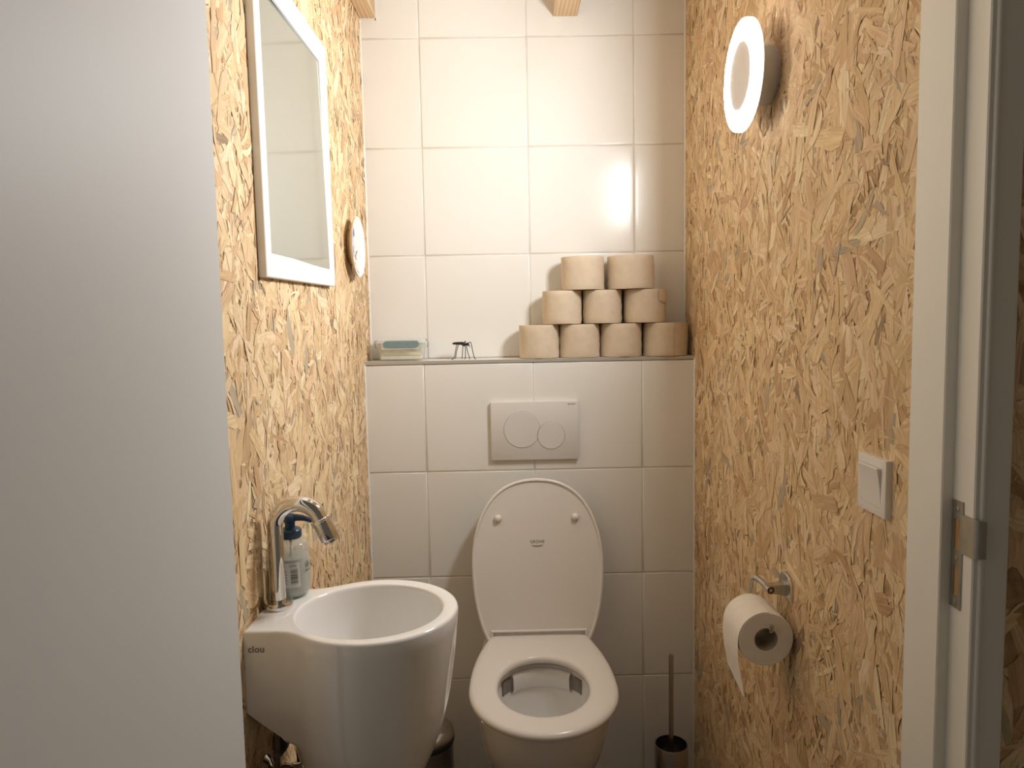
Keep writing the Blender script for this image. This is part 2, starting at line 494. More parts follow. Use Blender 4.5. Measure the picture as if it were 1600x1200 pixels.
# strike plate on the right jamb
sp = thing('strike_plate', (0.752, -1.199, 0.969), 'dull zinc latch strike plate with two slots on the right jamb', 'strike plate')
X = 0.7517
def sheet(yz, x0, x1):
    return loft([[Vector((x, y, z)) for y, z in yz] for x in (x0, x1)])
def quadsheet(rects, x0, x1):
    return boxes([(x0, x1, a, b, c, d) for a, b, c, d in rects])
y0, y1 = -1.2065, -1.1865
link('plate', quadsheet([(y0, y1, .9690, .9840), (y0, y1, 1.0200, 1.0390), (y0, y1, 1.0760, 1.0975),
                         (y0, -1.2015, .984, 1.020), (-1.1930, y1, .984, 1.020), (y0, -1.2020, 1.039, 1.076), (-1.1925, y1, 1.039, 1.076)], X - .0015, X), M['zinc'], sp)
link('mortise', boxes([(X - .0006, X - .0002, -1.2015, -1.1930, .984, 1.020)]), M['bare_wood'], sp)
link('mortise', boxes([(X - .0006, X - .0002, -1.2020, -1.1925, 1.039, 1.076)]), M['bare_wood'], sp)
lip = []
for (yy, xx) in ((y0, X - .0008), (-1.216, X - .0008), (-1.226, X - .0008), (-1.2300, X + .0012), (-1.2328, X + .0045), (-1.2340, X + .0090)):
    t = max(0, (-1.226 - yy) / .013)
    z0_, z1_ = 1.0375 + .004 * t * t, 1.0835 - .004 * t * t
    lip.append([Vector((xx - .0008, yy, z0_)), Vector((xx - .0008, yy, z1_)), Vector((xx + .0008, yy, z1_)), Vector((xx + .0008, yy, z0_))])
link('lip', loft(lip), M['zinc'], sp, True, angle=40)
for z in (.9765, 1.0295, 1.0880):
    link('screw', lathe([(0, .0038), (.0006, .0036), (.0009, .002)], (X - .0015, -1.1965, z), (-1, 0, 0), 16), M['steel'], sp, True, angle=40)

# ------------------------------------------------------------------ wall lamp
lp = thing('wall_lamp', (XR, -0.575, 1.775), 'round lit wall lamp with a glowing ring on the right wall', 'wall lamp')
LC = (XR, -0.575, 1.775)
link('base', lathe([(0.0006, .052), (.010, .054), (.036, .052), (.040, .048)], LC, (-1, 0, 0), 48), M['lamp_metal'], lp, True, angle=40)
link('stem', lathe([(.040, .030), (.0475, .030)], LC, (-1, 0, 0), 32), M['lamp_metal'], lp, True, angle=40)
link('back_plate', lathe([(.0475, .100), (.0490, .1010)], LC, (-1, 0, 0), 64), M['lamp_metal'], lp, True, angle=40)
link('diffuser_edge', lathe([(.0490, .1012), (.0505, .1030), (.0602, .1030), (.0614, .1018)], LC, (-1, 0, 0), 72, False, False), M['lamp_rim'], lp, True)
link('diffuser_ring', lathe([(.0615, .1016), (.0615, .0645)], LC, (-1, 0, 0), 72, False, False), M['lamp_face'], lp)
link('cover_disc', lathe([(.0500, .0640), (.0605, .0640), (.0615, .0630), (.0618, .060), (.0622, .030), (.0623, .0)], LC, (-1, 0, 0), 64), M['lamp_cover'], lp, True, angle=40)

# ------------------------------------------------------------------ toilet
TX = 0.2985
wc = thing('toilet', (TX, -0.02, 0.09), 'white wall-hung toilet with its lid raised below the flush plate', 'toilet')
NA = 96
TH = [2 * math.pi * i / NA for i in range(NA)]

def polar(inside, cx, cy, th, rmax=0.8):
    out = []
    for t in th:
        lo, hi = 0.0, rmax
        for _ in range(26):
            m_ = (lo + hi) / 2
            if inside(cx + m_ * math.cos(t), cy + m_ * math.sin(t)): lo = m_
            else: hi = m_
        out.append((cx + lo * math.cos(t), cy + lo * math.sin(t)))
    return out

def bowl_inside(hw, yf, yb, hwb, ymid=-0.34, p=2.2):
    def f(x, y):
        if y > yb or y < yf: return False
        ym = max(ymid, yf + hw * 1.02)
        ym = min(ym, yb - .02)
        if y < ym:
            w = hw * math.sqrt(max(0, 1 - ((ym - y) / (ym - yf)) ** 2))
        else:
            w = hw - (hw - hwb) * ((y - ym) / (yb - ym)) ** p
        return abs(x - TX) < w
    return f
CX, CY = TX, -0.32
def ring(fn, z, cx=CX, cy=CY, shift=0.0):
    return [Vector((x, y + shift, z)) for x, y in polar(fn, cx, cy, TH)]
secs = [(.085, .090, -.120, .080), (.10, .098, -.150, .092), (.16, .118, -.320, .108), (.23, .132, -.410, .122), (.29, .1425, -.466, .131),
        (.335, .149, -.496, .136), (.375, .1555, -.519, .139), (.405, .1600, -.530, .141), (.425, .1635, -.538, .143), (.434, .1625, -.537, .143), (.437, .159, -.533, .140)]
rings = []
for z, hw, yf, hwb in secs:
    cy = max(CY, yf * .5)
    rings.append([Vector((x, y, z)) for x, y in polar(bowl_inside(hw, yf, -0.0006, hwb), CX, cy, TH)])
def ell(ax, ay, cy, z): return [Vector((TX + ax * math.cos(t), cy + ay * math.sin(t), z)) for t in TH]
for ax, ay, cy, z in ((.126, .150, -.350, .437), (.121, .145, -.350, .432), (.120, .144, -.350, .420), (.118, .142, -.350, .38),
                      (.106, .130, -.345, .32), (.080, .098, -.335, .265), (.050, .060, -.325, .235), (.020, .025, -.32, .228)):
    rings.append(ell(ax, ay, cy, z))
link('bowl', loft(rings), M['ceramic'], wc, True, angle=70)
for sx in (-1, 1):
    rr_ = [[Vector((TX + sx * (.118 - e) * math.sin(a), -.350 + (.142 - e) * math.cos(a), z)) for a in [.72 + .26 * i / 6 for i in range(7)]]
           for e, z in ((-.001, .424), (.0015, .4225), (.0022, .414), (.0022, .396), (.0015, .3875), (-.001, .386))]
    link('flush_outlet', loft(rr_, False, False, close=False), M['outlet'], wc, True, label='shaded flush outlet inside the bowl')  # shallow patch whose dark colour paints in the shadow of the recess
rp_ = [[Vector((TX + (.1195 - e) * math.sin(a), -.350 + (.1435 - e) * math.cos(a), z)) for a in [(-1 + 2 * i / 24) * .70 for i in range(25)]]
       for e, z in ((.000, .430), (.008, .427), (.011, .418), (.011, .392), (.006, .382), (.000, .378))]
link('rim_baffle', loft(rp_, False, False, close=False), M['ceramic'], wc, True)

def zt(y): return 0.450 + (y + 0.553) * 0.0538
def seat_in(d=0.0):
    def f(x, y):
        yf, yb, ym = -.555 + d, -.0915 - d, -.36
        if y < yf or y > yb: return False
        if y < ym: w = (.1755 - d) * math.sqrt(max(0, 1 - ((ym - y) / (ym - yf)) ** 2.05))
        else:
            t = (y - ym) / (-.0915 - ym)
            w = .1755 - d - .0515 * t ** 2.1
        return abs(x - TX) < w
    return f
def hole_in(d=0.0):
    def f(x, y):
        ax = .107 + d
        dy = y + .362
        ay = (.121 if dy < 0 else .134) + d
        return (abs(x - TX) / ax) ** 2.05 + (abs(dy) / ay) ** 2.05 < 1
    return f
rings = []
for fn, dz in ((hole_in(.007), -.021), (hole_in(.001), -.016), (hole_in(0), -.010), (hole_in(.002), -.004), (hole_in(.007), -.0008), (hole_in(.015), .0006),
               (hole_in(.026), .0012), (seat_in(.020), .0008), (seat_in(.010), -.0006), (seat_in(.004), -.003), (seat_in(.0008), -.007), (seat_in(0), -.011), (seat_in(.002), -.017), (seat_in(.008), -.0205)):
    rings.append([Vector((x, y, zt(y) + dz)) for x, y in polar(fn, TX, -.36, TH)])
rings.append([v.copy() for v in rings[0]])
link('seat', loft(rings, False, False), M['plastic'], wc, True, angle=75)

# raised lid: u across, v up along the lid, w towards the room
H0 = Vector((TX + .0015, -.104, .468)); H1 = Vector((TX + .0015, -.040, .886))
vd = (H1 - H0).normalized(); VL = (H1 - H0).length
ud = Vector((1, 0, 0)); wd = ud.cross(vd)      # points to -y
if wd.y > 0: wd = -wd
def lidp(u, v, w): return H0 + ud * u + vd * v + wd * w
half = [(.1235, .014), (.1235, -.018), (.128, -.020), (.136, -.014), (.151, .020), (.164, .065), (.1725, .115), (.1765, .165), (.1765, .215), (.171, .262), (.1605, .302), (.145, .338),
        (.124, .370), (.098, .394), (.068, .4105), (.036, .4195), (0, VL)]
hs = [Vector((a, b, 0)) for a, b in half]
sm = half[:4] + [(p.x, p.y) for p in spline([hs[i] for i in range(3, len(hs))], 4)[1:]]
outl = sm + [(-a, b) for a, b in reversed(sm[:-1])]
bm = bmesh.new()
fr = bm.faces.new([bm.verts.new(lidp(u, v, 0)) for u, v in outl])
ret = bmesh.ops.extrude_face_region(bm, geom=[fr])
newf = [g for g in ret['geom'] if isinstance(g, bmesh.types.BMFace)][0]
for v in newf.verts: v.co += wd * .015
bm.normal_update()
bmesh.ops.inset_individual(bm, faces=[newf], thickness=.0022, depth=0)
for v in newf.verts: v.co += wd * .0022
bmesh.ops.inset_individual(bm, faces=[newf], thickness=.0035, depth=0)
bmesh.ops.inset_individual(bm, faces=[newf], thickness=.003, depth=0)
for v in newf.verts: v.co -= wd * .0045
lid = link('lid', from_bm(bm), M['plastic'], wc, True, angle=50)
LW = .0129
for sx in (-1, 1):
    p = lidp(sx * .1045, .3170, LW)
    link('bumper', lathe([(0, .0105), (.005, .0100), (.009, .0080), (.0115, .0045), (.0122, .0)], p, wd, 24), M['plastic'], lid, True)
lg = [text_mesh('GROHE', .0108, lidp(.0005, .2525, LW), ud, vd, bold=.012, depth=.0003, spacing=1.12)]
for k in range(3):
    pts = []
    wv = .0165 - .0022 * k
    for i in range(25):
        u = -wv + 2 * wv * i / 24
        vv = .2440 - .0017 * k - .0016 * (1 - (u / wv) ** 2) + .0006 * math.sin(u * 900)
        pts.append((u, vv))
    V, F = [], []
    for u, vv in pts:
        V += [lidp(u + .0005, vv - .00035, LW + .0003), lidp(u + .0005, vv + .00035, LW + .0003)]
    F = [(2 * i, 2 * i + 2, 2 * i + 3, 2 * i + 1) for i in range(24)]
    lg.append(raw(V, F))
link('logo', joined(lg), M['ink_soft'], lid, label='small grey GROHE lettering over wavy lines')
link('hinge', tube([(TX - .1225, -.100, zt(-.1) - .004), (TX + .1225, -.100, zt(-.1) - .004)], .0095, 18), M['plastic'], wc, True, angle=40)
for sx in (-1, 1):
    link('hinge_foot', lathe([(0, .020), (.012, .020), (.022, .017), (.024, .0)], (TX + sx * .115, -.082, .437), n=24), M['ceramic'], wc, True, angle=50)

# ------------------------------------------------------------------ flush plate
fp = thing('flush_plate', (.3008, 0, .931), 'white dual flush plate with two round buttons above the toilet', 'flush plate')
FY = -.0115
link('plate', box(.1804, .4212, FY, -.0004, .9308, 1.0928, .0016, 2), M['satin'], fp, True, angle=35)
C1, R1, C2, R2 = (.2660, 1.0150), .0498, (.3462, .9972), .0372
def disc_xz(c, r, y0, y1, cut=None, n=96):
    pts = []
    for i in range(n):
        t = 2 * math.pi * i / n
        x, z = c[0] + r * math.cos(t), c[1] + r * math.sin(t)
        if cut:
            (cc, cr) = cut; dx, dz = x - cc[0], z - cc[1]; dd = math.hypot(dx, dz)
            if dd < cr:      # push to the notch along the line to this disc's centre
                lo, hi = 0.0, r
                for _ in range(30):
                    m_ = (lo + hi) / 2
                    xx, zz = c[0] + m_ * math.cos(t), c[1] + m_ * math.sin(t)
                    if math.hypot(xx - cc[0], zz - cc[1]) > cr: lo = m_
                    else: hi = m_
                x, z = c[0] + lo * math.cos(t), c[1] + lo * math.sin(t)
        pts.append((x, z))
    def sc(k): return [(c[0] + (x - c[0]) * k, c[1] + (z - c[1]) * k) for x, z in pts]
    k = 1 - .0008 / r
    return loft([[Vector((x, y0, z)) for x, z in pts], [Vector((x, y1 + .0006, z)) for x, z in pts], [Vector((x, y1, z)) for x, z in sc(k)]])
link('button_gap', disc_xz(C1, R1 + .0012, FY + .001, FY - .0002, (C2, R2)), M['ink'], fp)
link('button_gap', disc_xz(C2, R2 + .0012, FY + .001, FY - .00025), M['ink'], fp)
link('flush_button', disc_xz(C1, R1, FY + .001, FY - .0012, (C2, R2 + .0012)), M['satin'], fp, True, angle=35, label='large round flush button')
link('flush_button', disc_xz(C2, R2, FY + .001, FY - .0013), M['satin'], fp, True, angle=35, label='small round flush button')
lg = [text_mesh('GEBERIT', .0047, (.4065, FY, 1.0838), (1, 0, 0), (0, 0, 1), bold=.01, depth=.0002)]
lg.append(boxes([(.3935, .3968, FY - .0003, FY - .0001, 1.0822, 1.0855)]))
link('logo', joined(lg), M['ink'], fp, label='tiny dark maker name with a square mark')

# ------------------------------------------------------------------ wash basin
BX, BY, BZ, BR = .0120, -.9195, .8750, .1315
bs = thing('wash_basin', (XL, -.912, .52), 'small white wall-hung hand basin with a round bowl', 'wash basin')
NB = 160
TB = [2 * math.pi * i / NB for i in range(NB)]
def smax(a, b, k):
    h = max(k - abs(a - b), 0) / k
    return max(a, b) + h * h * k * .25
def basin_r(t, r, cx, xl, y0, y1, grow=0.0):
    """outline radius from (cx, BY) : round bowl joined to the tap shelf on the left"""
    c, s_ = math.cos(t), math.sin(t)
    rr = r
    if c < -1e-6 and xl < cx - r * .5:
        d = (xl - cx) / c
        if s_ > 1e-9: d = min(d, (y1 - BY) / s_)
        elif s_ < -1e-9: d = min(d, (y0 - BY) / s_)
        rr = smax(r, d, .028)
        if d > r * 1.14: rr = d if d > r * 1.14 else rr
    return rr
th_b = list(TB)
IA, IB = 66, 94                    # fixed indices of the two shelf corners
def ring_angles(cx, xl, y0, y1):
    if xl > cx - .05: return TB
    a = math.atan2(y1 - BY, xl - cx) % (2 * math.pi); b = math.atan2(y0 - BY, xl - cx) % (2 * math.pi)
    out = []
    for i in range(NB):
        if i <= IA: out.append(a * i / IA)
        elif i <= IB: out.append(a + (b - a) * (i - IA) / (IB - IA))
        else: out.append(b + (2 * math.pi - b) * (i - IB) / (NB - IB))
    return out
def bring(z, r, cx, xl, ins=0.0, y0=-.9985, y1=-.826):
    out = []
    xl2 = xl + ins; ya, yb = y0 + ins, y1 - ins
    for t in ring_angles(cx, xl2, ya, yb):
        q = basin_r(t, r - ins, cx, xl2, ya, yb)
        out.append(Vector((max(cx + q * math.cos(t), XL + .0006), BY + q * math.sin(t), z)))
    return out
def body_r(z):
    T = [(.520, .030), (.540, .058), (.575, .076), (.612, .089), (.654, .106), (.695, .1175), (.735, .1235), (.774, .1275), (.82, .1302), (.866, .1315), (.90, .1315)]
    for (a, ra), (b, rb) in zip(T, T[1:]):
        if a <= z <= b: return ra + (rb - ra) * (z - a) / (b - a)
    return T[0][1]
def body_cx(z): return BX - .0175 * max(0, min(1, (.866 - z) / .25))
rings = []
for z in (.520, .530, .540, .557, .575, .593, .612, .633, .654, .675, .690):
    rings.append(bring(z, body_r(z), body_cx(z), 1.0))
for k in range(14):
    f = k / 13
    z = .700 + .052 * f
    rings.append(bring(z, body_r(z), body_cx(z), body_cx(z) - body_r(z) * .93 + f * (XL - body_cx(z) + body_r(z) * .93), y0=-.9985 + .012 * (1 - f), y1=-.826 - .012 * (1 - f)))
for z in (.765, .79, .82, .85, .8705):
    rings.append(bring(z, body_r(z), body_cx(z), XL))
rings.append(bring(.8735, BR, BX, XL, .0012))
rings.append(bring(.8748, BR, BX, XL, .0035))
rings.append(bring(.8750, BR, BX, XL, .0060))
def iring(ax, ay, z, cx=.0075, cy=-.9225): return [Vector((cx + ax * math.cos(t), cy + ay * math.sin(t), z)) for t in ring_angles(BX, XL, -.9985, -.826)]
for ax, ay, z in ((.1165, .1125, .8750), (.1140, .1100, .8746), (.1122, .1083, .8730), (.1110, .1072, .869), (.1085, .1048, .845), (.1015, .098, .80), (.087, .084, .762), (.066, .064, .737), (.040, .039, .7235), (.022, .022, .7205)):
    rings.append(iring(ax, ay, z))
link('basin_body', loft(rings), M['ceramic'], bs, True, angle=48)
link('drain', lathe([(0, .021), (.0015, .0205), (.002, .016), (.0005, .014), (.0005, .0)], (.0075, -.9225, .7205), n=32), M['chrome'], bs, True, angle=40)
link('logo', text_mesh('clou', .0140, (-.1452, -.9985, .8480), (1, 0, 0), (0, 0, 1), bold=.022, depth=.0005, spacing=1.02), M['ink_soft'], bs, label='small dark clou lettering')

# tap
PX, PY = -.1395, -.9050
tp = thing('tap', (PX, PY, BZ), 'chrome swan-neck cold tap standing on the hand basin', 'tap')
link('base_flange', lathe([(.0002, .0225), (.004, .0235), (.0085, .0232), (.0105, .0215), (.0112, .0130)], (PX, PY, BZ), n=48), M['chrome'], tp, True, angle=40)
rt = .036
pts = [(PX, PY, BZ + .006 + i * .008) for i in range(16)]
cz = 1.0395 - rt
pts = [p for p in pts if p[2] < cz - .004]
for i in range(0, 33):
    a = math.pi - (math.pi - math.radians(25)) * i / 32
    pts.append((PX + rt + rt * math.cos(a), PY, cz + rt * math.sin(a)))
ex, ez = pts[-1][0], pts[-1][2]
dx, dz = math.sin(math.radians(25)), -math.cos(math.radians(25))
pts.append((ex + dx * .008, PY, ez + dz * .008))
link('spout', tube(pts, .01235, 28), M['chrome'], tp, True, angle=50)
link('aerator', lathe([(.000, .0118), (.000, .0148), (.0015, .0160), (.0035, .0160), (.0045, .0150), (.034, .0150), (.0355, .0142), (.0355, .0120), (.0405, .0118), (.0405, .009), (.036, .008)],
     (ex + dx * .004, PY, ez + dz * .004), (dx, 0, dz), 40), M['chrome'], tp, True, angle=35)

# soap dispenser
SX, SY = -.1315, -.8535
sd = thing('soap_dispenser', (SX, SY, BZ), 'clear soap bottle with a navy pump behind the tap', 'soap dispenser')
SR = .0288
prof = [(.0004, .012), (.001, .020), (.004, .0255), (.010, .0282), (.018, SR), (.078, SR), (.086, .0275), (.091, .0235), (.094, .0165), (.097, .0140), (.100, .0140)]
link('bottle', lathe(prof, (SX, SY, BZ), n=48), M['bottle'], sd, True, angle=60)
link('soap', lathe([(.0022, .012), (.003, .019), (.006, .0240), (.011, .0265), (.018, SR - .0015), (.066, SR - .0015), (.0662, .0)], (SX, SY, BZ), n=40), M['soap'], sd, True, angle=60)
cp = link('pump_cap', lathe([(.0965, .0165), (.0985, .0180), (.109, .0178), (.111, .0160), (.112, .0085), (.124, .0080)], (SX, SY, BZ), n=40), M['navy'], sd, True, angle=40)
head = [lathe([(.122, .0085), (.124, .0115), (.131, .0115), (.134, .0090), (.135, .0)], (SX, SY, BZ), n=32)]
nd = Vector((.96, -.28, 0)).normalized()
b0 = Vector((SX, SY, BZ + .1295))
head.append(tube([b0, b0 + nd * .014 + Vector((0, 0, .0006)), b0 + nd * .026 + Vector((0, 0, .0002)), b0 + nd * .036 - Vector((0, 0, .0022)), b0 + nd * .041 - Vector((0, 0, .0050))], [.0062, .0056, .0046, .0036, .0028], 16))
link('pump_head', joined(head), M['navy'], sd, True, angle=50)
link('dip_tube', lathe([(.008, .002), (.098, .002)], (SX, SY, BZ), n=10), M['label'], sd, True)
def cyl_patch(a0, a1, z0, z1, r, na=10):
    V, F = [], []
    for i in range(na + 1):
        a = a0 + (a1 - a0) * i / na
        for z in (z0, z1): V.append((SX + r * math.cos(a), SY + r * math.sin(a), BZ + z))
    F = [(2 * i, 2 * i + 2, 2 * i + 3, 2 * i + 1) for i in range(na)]
    return raw(V, F)
aa = lambda d: math.radians(d)
lb = link('label', cyl_patch(aa(-118), aa(-48), .021, .062, SR + .0004, 14), M['label'], sd, True, label='pale paper label with a barcode')
RR_ = random.Random(3)
bars = []
z = .0275
while z < .052:
    h = RR_.choice([.0005, .0008, .0012])
    bars.append(cyl_patch(aa(-78), aa(-56), z, z + h, SR + .0007, 4)); z += h + RR_.choice([.0006, .0009, .0014])
for k in range(6):
    bars.append(cyl_patch(aa(-114), aa(-114 + RR_.uniform(18, 28)), .028 + k * .0050, .0288 + k * .0050, SR + .0007, 4))
for k in range(2):
    bars.append(cyl_patch(aa(-82), aa(-82 + RR_.uniform(14, 26)), .0555 + k * .0025, .0562 + k * .0025, SR + .0007, 4))
link('barcode', joined(bars), M['ink'], lb)
# round emblem and word at the right
emb = []
ea, ezz, er = -17.0, .0545, .0052
V, F = [], []
for i in range(25):
    t = 2 * math.pi * i / 24
    for q in (er, er * .84):
        a = aa(ea) + q * math.cos(t) / SR
        V.append((SX + (SR + .0006) * math.cos(a), SY + (SR + .0006) * math.sin(a), BZ + ezz + q * math.sin(t)))
F = [(2 * i, 2 * i + 2, 2 * i + 3, 2 * i + 1) for i in range(24)]
emb.append(raw(V, F))
for (a0_, a1_, z0_, z1_) in ((-21, -19, -.002, .0025), (-21, -13.5, -.003, -.0018), (-15.5, -13.5, -.002, .0025)):
    emb.append(cyl_patch(aa(a0_), aa(a1_), ezz + z0_, ezz + z1_, SR + .0006, 2))
for k in range(6):
    emb.append(cyl_patch(aa(-27 + k * 4), aa(-27 + k * 4 + 2.6), .0435, .0435 + (.0032 if k in (0, 4) else .0023), SR + .0006, 2))
link('emblem', joined(emb), M['ink'], sd, label='dark round emblem over a small word')

# angle valve and drain pipe below the basin
av = thing('angle_valve', (XL, -.945, .627), 'chrome angle valve on the left wall below the hand basin', 'valve')
VC = Vector((XL + .001, -.945, .627))
link('rosette', lathe([(0, .026), (.004, .026), (.010, .020), (.014, .011)], VC, (1, 0, 0), 36), M['chrome'], av, True, angle=40)
link('body', lathe([(.012, .0105), (.030, .0105), (.031, .0125), (.044, .0125), (.045, .008)], VC, (1, 0, 0), 28), M['chrome'], av, True, angle=40)
link('handle', lathe([(.045, .007), (.048, .013), (.062, .0135), (.064, .0120)], VC, (1, 0, 0), 28), M['chrome'], av, True, angle=40)
link('supply_hose', tube(spline([VC + Vector((.022, 0, .008)), VC + Vector((.022, .002, .04)), VC + Vector((.023, .006, .070)), VC + Vector((.024, .010, .090))], 6), .0048, 12), M['hose'], av, True)
dp = thing('drain_pipe', (XL, -.885, .64), 'dark chrome drain pipe entering the wall under the hand basin', 'pipe')
DC = Vector((XL + .001, -.858, .640))
link('rosette', lathe([(0, .036), (.004, .036), (.012, .026), (.014, .017)], DC, (1, 0, 0), 36), M['black'], dp, True, angle=40)
link('pipe', tube(spline([DC + Vector((.004, 0, 0)), DC + Vector((.018, 0, 0)), DC + Vector((.034, 0, -.004)), DC + Vector((.041, 0, -.022)), DC + Vector((.041, 0, -.09))], 6), .015, 22), M['black'], dp, True)
link('trap_cup', lathe([(0, .02), (.004, .027), (.05, .027), (.054, .02)], DC + Vector((.041, 0, -.15)), n=32), M['chrome'], dp, True, angle=40)

# ------------------------------------------------------------------ mirror
MY, MZ = -.620, 1.650
mr = thing('wall_mirror', (XL, MY, MZ), 'square mirror in a broad white frame on the left wall', 'mirror')
MW, MH, MF, MD = .474, .508, .040, .0145
rm = Matrix.Translation(Vector((XL, MY, MZ))) @ Matrix.Rotation(math.radians(.7), 4, 'X') @ Matrix.Translation(-Vector((XL, MY, MZ)))
def fr_ring(hw, hh, d): return [Vector((XL + d, MY + sy * hw, MZ + sz * hh)) for sy, sz in ((-1, -1), (1, -1), (1, 1), (-1, 1))]
rings = [fr_ring(MW / 2, MH / 2, .0018), fr_ring(MW / 2, MH / 2, MD - .0012), fr_ring(MW / 2 - .0012, MH / 2 - .0012, MD),
         fr_ring(MW / 2 - MF + .012, MH / 2 - MF + .012, MD), fr_ring(MW / 2 - MF, MH / 2 - MF, MD - .0045), fr_ring(MW / 2 - MF, MH / 2 - MF, .0060)]
me = loft(rings, False, False); me.transform(rm)
link('frame', me, M['frame_white'], mr)
me = boxes([(-.0012, .0012, -MW / 2 + MF - .004, MW / 2 - MF + .004, -MH / 2 + MF - .004, MH / 2 - MF + .004)])
me.transform(Matrix.Translation(Vector((XL + .0072, MY, MZ))) @ Matrix.Rotation(math.radians(-.6), 4, 'Z') @ Matrix.Rotation(math.radians(-.6), 4, 'Y') @ Matrix.Rotation(math.radians(.7), 4, 'X'))
link('mirror_glass', me, M['mirror'], mr)
me = boxes([(XL + .0014, XL + .0018, MY - MW / 2, MY + MW / 2, MZ - MH / 2, MZ + MH / 2)]); me.transform(rm)
link('back_board', me, M['pine'], mr)

# ------------------------------------------------------------------ decorative plate
QY, QZ, QR = -.145, 1.507, .0755
dpz = thing('decorative_plate', (XL, QY, QZ), 'small white porcelain plate with a drawn blue landscape on the left wall', 'plate')
qax = Vector((1, -.02, .0)).normalized()
qb = Vector((XL + .0035, QY, QZ))
link('dish', lathe([(.0145, .0), (.0150, .042), (.0165, .056), (.0215, .072), (.0225, .0752), (.0215, .0755)], qb, qax, 72, False, False), M['porcelain'], dpz, True)
link('back', lathe([(.0213, .0753), (.0175, .0735), (.0100, .056), (.0070, .046), (.0015, .045), (.0015, .0)], qb, qax, 72, False, False), M['glaze_edge'], dpz, True)
qa, qu, qw = frame_of(qax)
yd = Vector((qax.y * -1, qax.x, 0)).normalized()       # towards the back wall along the plate
zd = Vector((0, 0, 1))
def qd(r):
    if r < .042: return .0150
    if r < .056: return .0150 + (r - .042) / .014 * .0015
    return .0165 + (r - .056) / .016 * .0050
def qp(a, b): return qb + yd * a + zd * b + qax * (qd(math.hypot(a, b)) + .0006)
def stroke(pts, w):
    V, F = [], []
    P = spline([Vector((a, b, 0)) for a, b in pts], 5)
    for i, p in enumerate(P):
        t = (P[min(i + 1, len(P) - 1)] - P[max(i - 1, 0)]).normalized(); nn = Vector((-t.y, t.x, 0)) * w * .5
        V += [qp(p.x + nn.x, p.y + nn.y), qp(p.x - nn.x, p.y - nn.y)]
    F = [(2 * i, 2 * i + 2, 2 * i + 3, 2 * i + 1) for i in range(len(P) - 1)]
    return raw(V, F)
k = .001
st = [stroke([(-30 * k, 44 * k), (-36 * k, 30 * k), (-40 * k, 16 * k), (-42 * k, 6 * k)], .010), stroke([(-24 * k, 40 * k), (-28 * k, 30 * k)], .012),
      stroke([(-46 * k, 24 * k), (-44 * k, 4 * k), (-38 * k, -10 * k), (-30 * k, -16 * k)], .0035), stroke([(-42 * k, 2 * k), (-34 * k, -4 * k), (-36 * k, -18 * k), (-30 * k, -26 * k)], .003),
      stroke([(-18 * k, 8 * k), (-14 * k, -6 * k), (-16 * k, -16 * k)], .0014)]
for me in st: link('blue_stroke', me, M['blue_ink'], dpz)
st = [stroke([(-16 * k, -24 * k), (0, -14 * k), (10 * k, -8 * k)], .003), stroke([(-12 * k, -32 * k), (-8 * k, -28 * k), (-14 * k, -24 * k)], .003),
      stroke([(-24 * k, -38 * k), (-18 * k, -44 * k), (-20 * k, -50 * k)], .0022), stroke([(-18 * k, -52 * k), (-8 * k, -58 * k), (4 * k, -64 * k)], .0022), stroke([(-26 * k, 40 * k), (-20 * k, 30 * k), (-24 * k, 24 * k)], .003)]
for me in st: link('ink_stroke', me, M['ink'], dpz)

# ------------------------------------------------------------------ toilet rolls on the ledge
def make_roll(name, cx, cy, z0, r, h, label, flap=0, seed=0):
    t = thing(name, (cx, cy, z0), label, 'toilet roll', 'recycled toilet rolls stacked on the ledge')
    R = random.Random(seed)
    n = 64; ri = .0215
    def rr(a, f): return r * (1 + .006 * math.sin(2 * a + seed) + .004 * math.sin(3 * a + 2 * seed)) + .0008 * math.sin(9 * f + 3 * a + seed)
    rings = []
    for z, k in ((.0008, .985), (.0025, .997), (.015, 1), (.03, 1), (.046, 1), (.062, 1), (.078, 1), (h - .0025, .997), (h - .0008, .985)):
        rings.append([Vector((cx + rr(2 * math.pi * i / n, z * 20) * k * math.cos(2 * math.pi * i / n), cy + rr(2 * math.pi * i / n, z * 20) * k * math.sin(2 * math.pi * i / n), z0 + z)) for i in range(n)])
    rings.append([Vector((cx + ri * math.cos(2 * math.pi * i / n), cy + ri * math.sin(2 * math.pi * i / n), z0 + h - .0008)) for i in range(n)])
    rings.append([Vector((cx + ri * math.cos(2 * math.pi * i / n), cy + ri * math.sin(2 * math.pi * i / n), z0 + .0008)) for i in range(n)])
    rings.append([v.copy() for v in rings[0]])
    link('paper', loft(rings, False, False), M['recycled'], t, True, angle=50)
    link('core', lathe([(.0008, ri - .0001), (h - .0008, ri - .0001), (h - .0008, ri - .0012), (.0008, ri - .0012), (.0008, ri - .0001)], (cx, cy, z0), n=32, cap0=False, cap1=False), M['card'], t, True, angle=50)
    if flap:
        a0, a1, zlo, zhi = flap
        V, F = [], []; na, nz = 10, 6
        for i in range(na + 1):
            f = i / na; a = math.radians(a0 + (a1 - a0) * f)
            lift = .0007 + .0035 * f * f
            for j in range(nz + 1):
                g = j / nz
                q = r + .0012 + lift * (.4 + .6 * math.sin(math.pi * g)) + R.uniform(0, .0005)
                zz = z0 + zlo + (zhi - zlo) * g - (.010 * f if g < .01 else 0)
                V.append((cx + q * math.cos(a), cy + q * math.sin(a), min(max(zz, z0 + .001), z0 + h)))
        F = [(i * (nz + 1) + j, (i + 1) * (nz + 1) + j, (i + 1) * (nz + 1) + j + 1, i * (nz + 1) + j + 1) for i in range(na) for j in range(nz)]
        link('loose_end', raw(V, F), M['recycled'], t, True)
    return t
RH = .0926
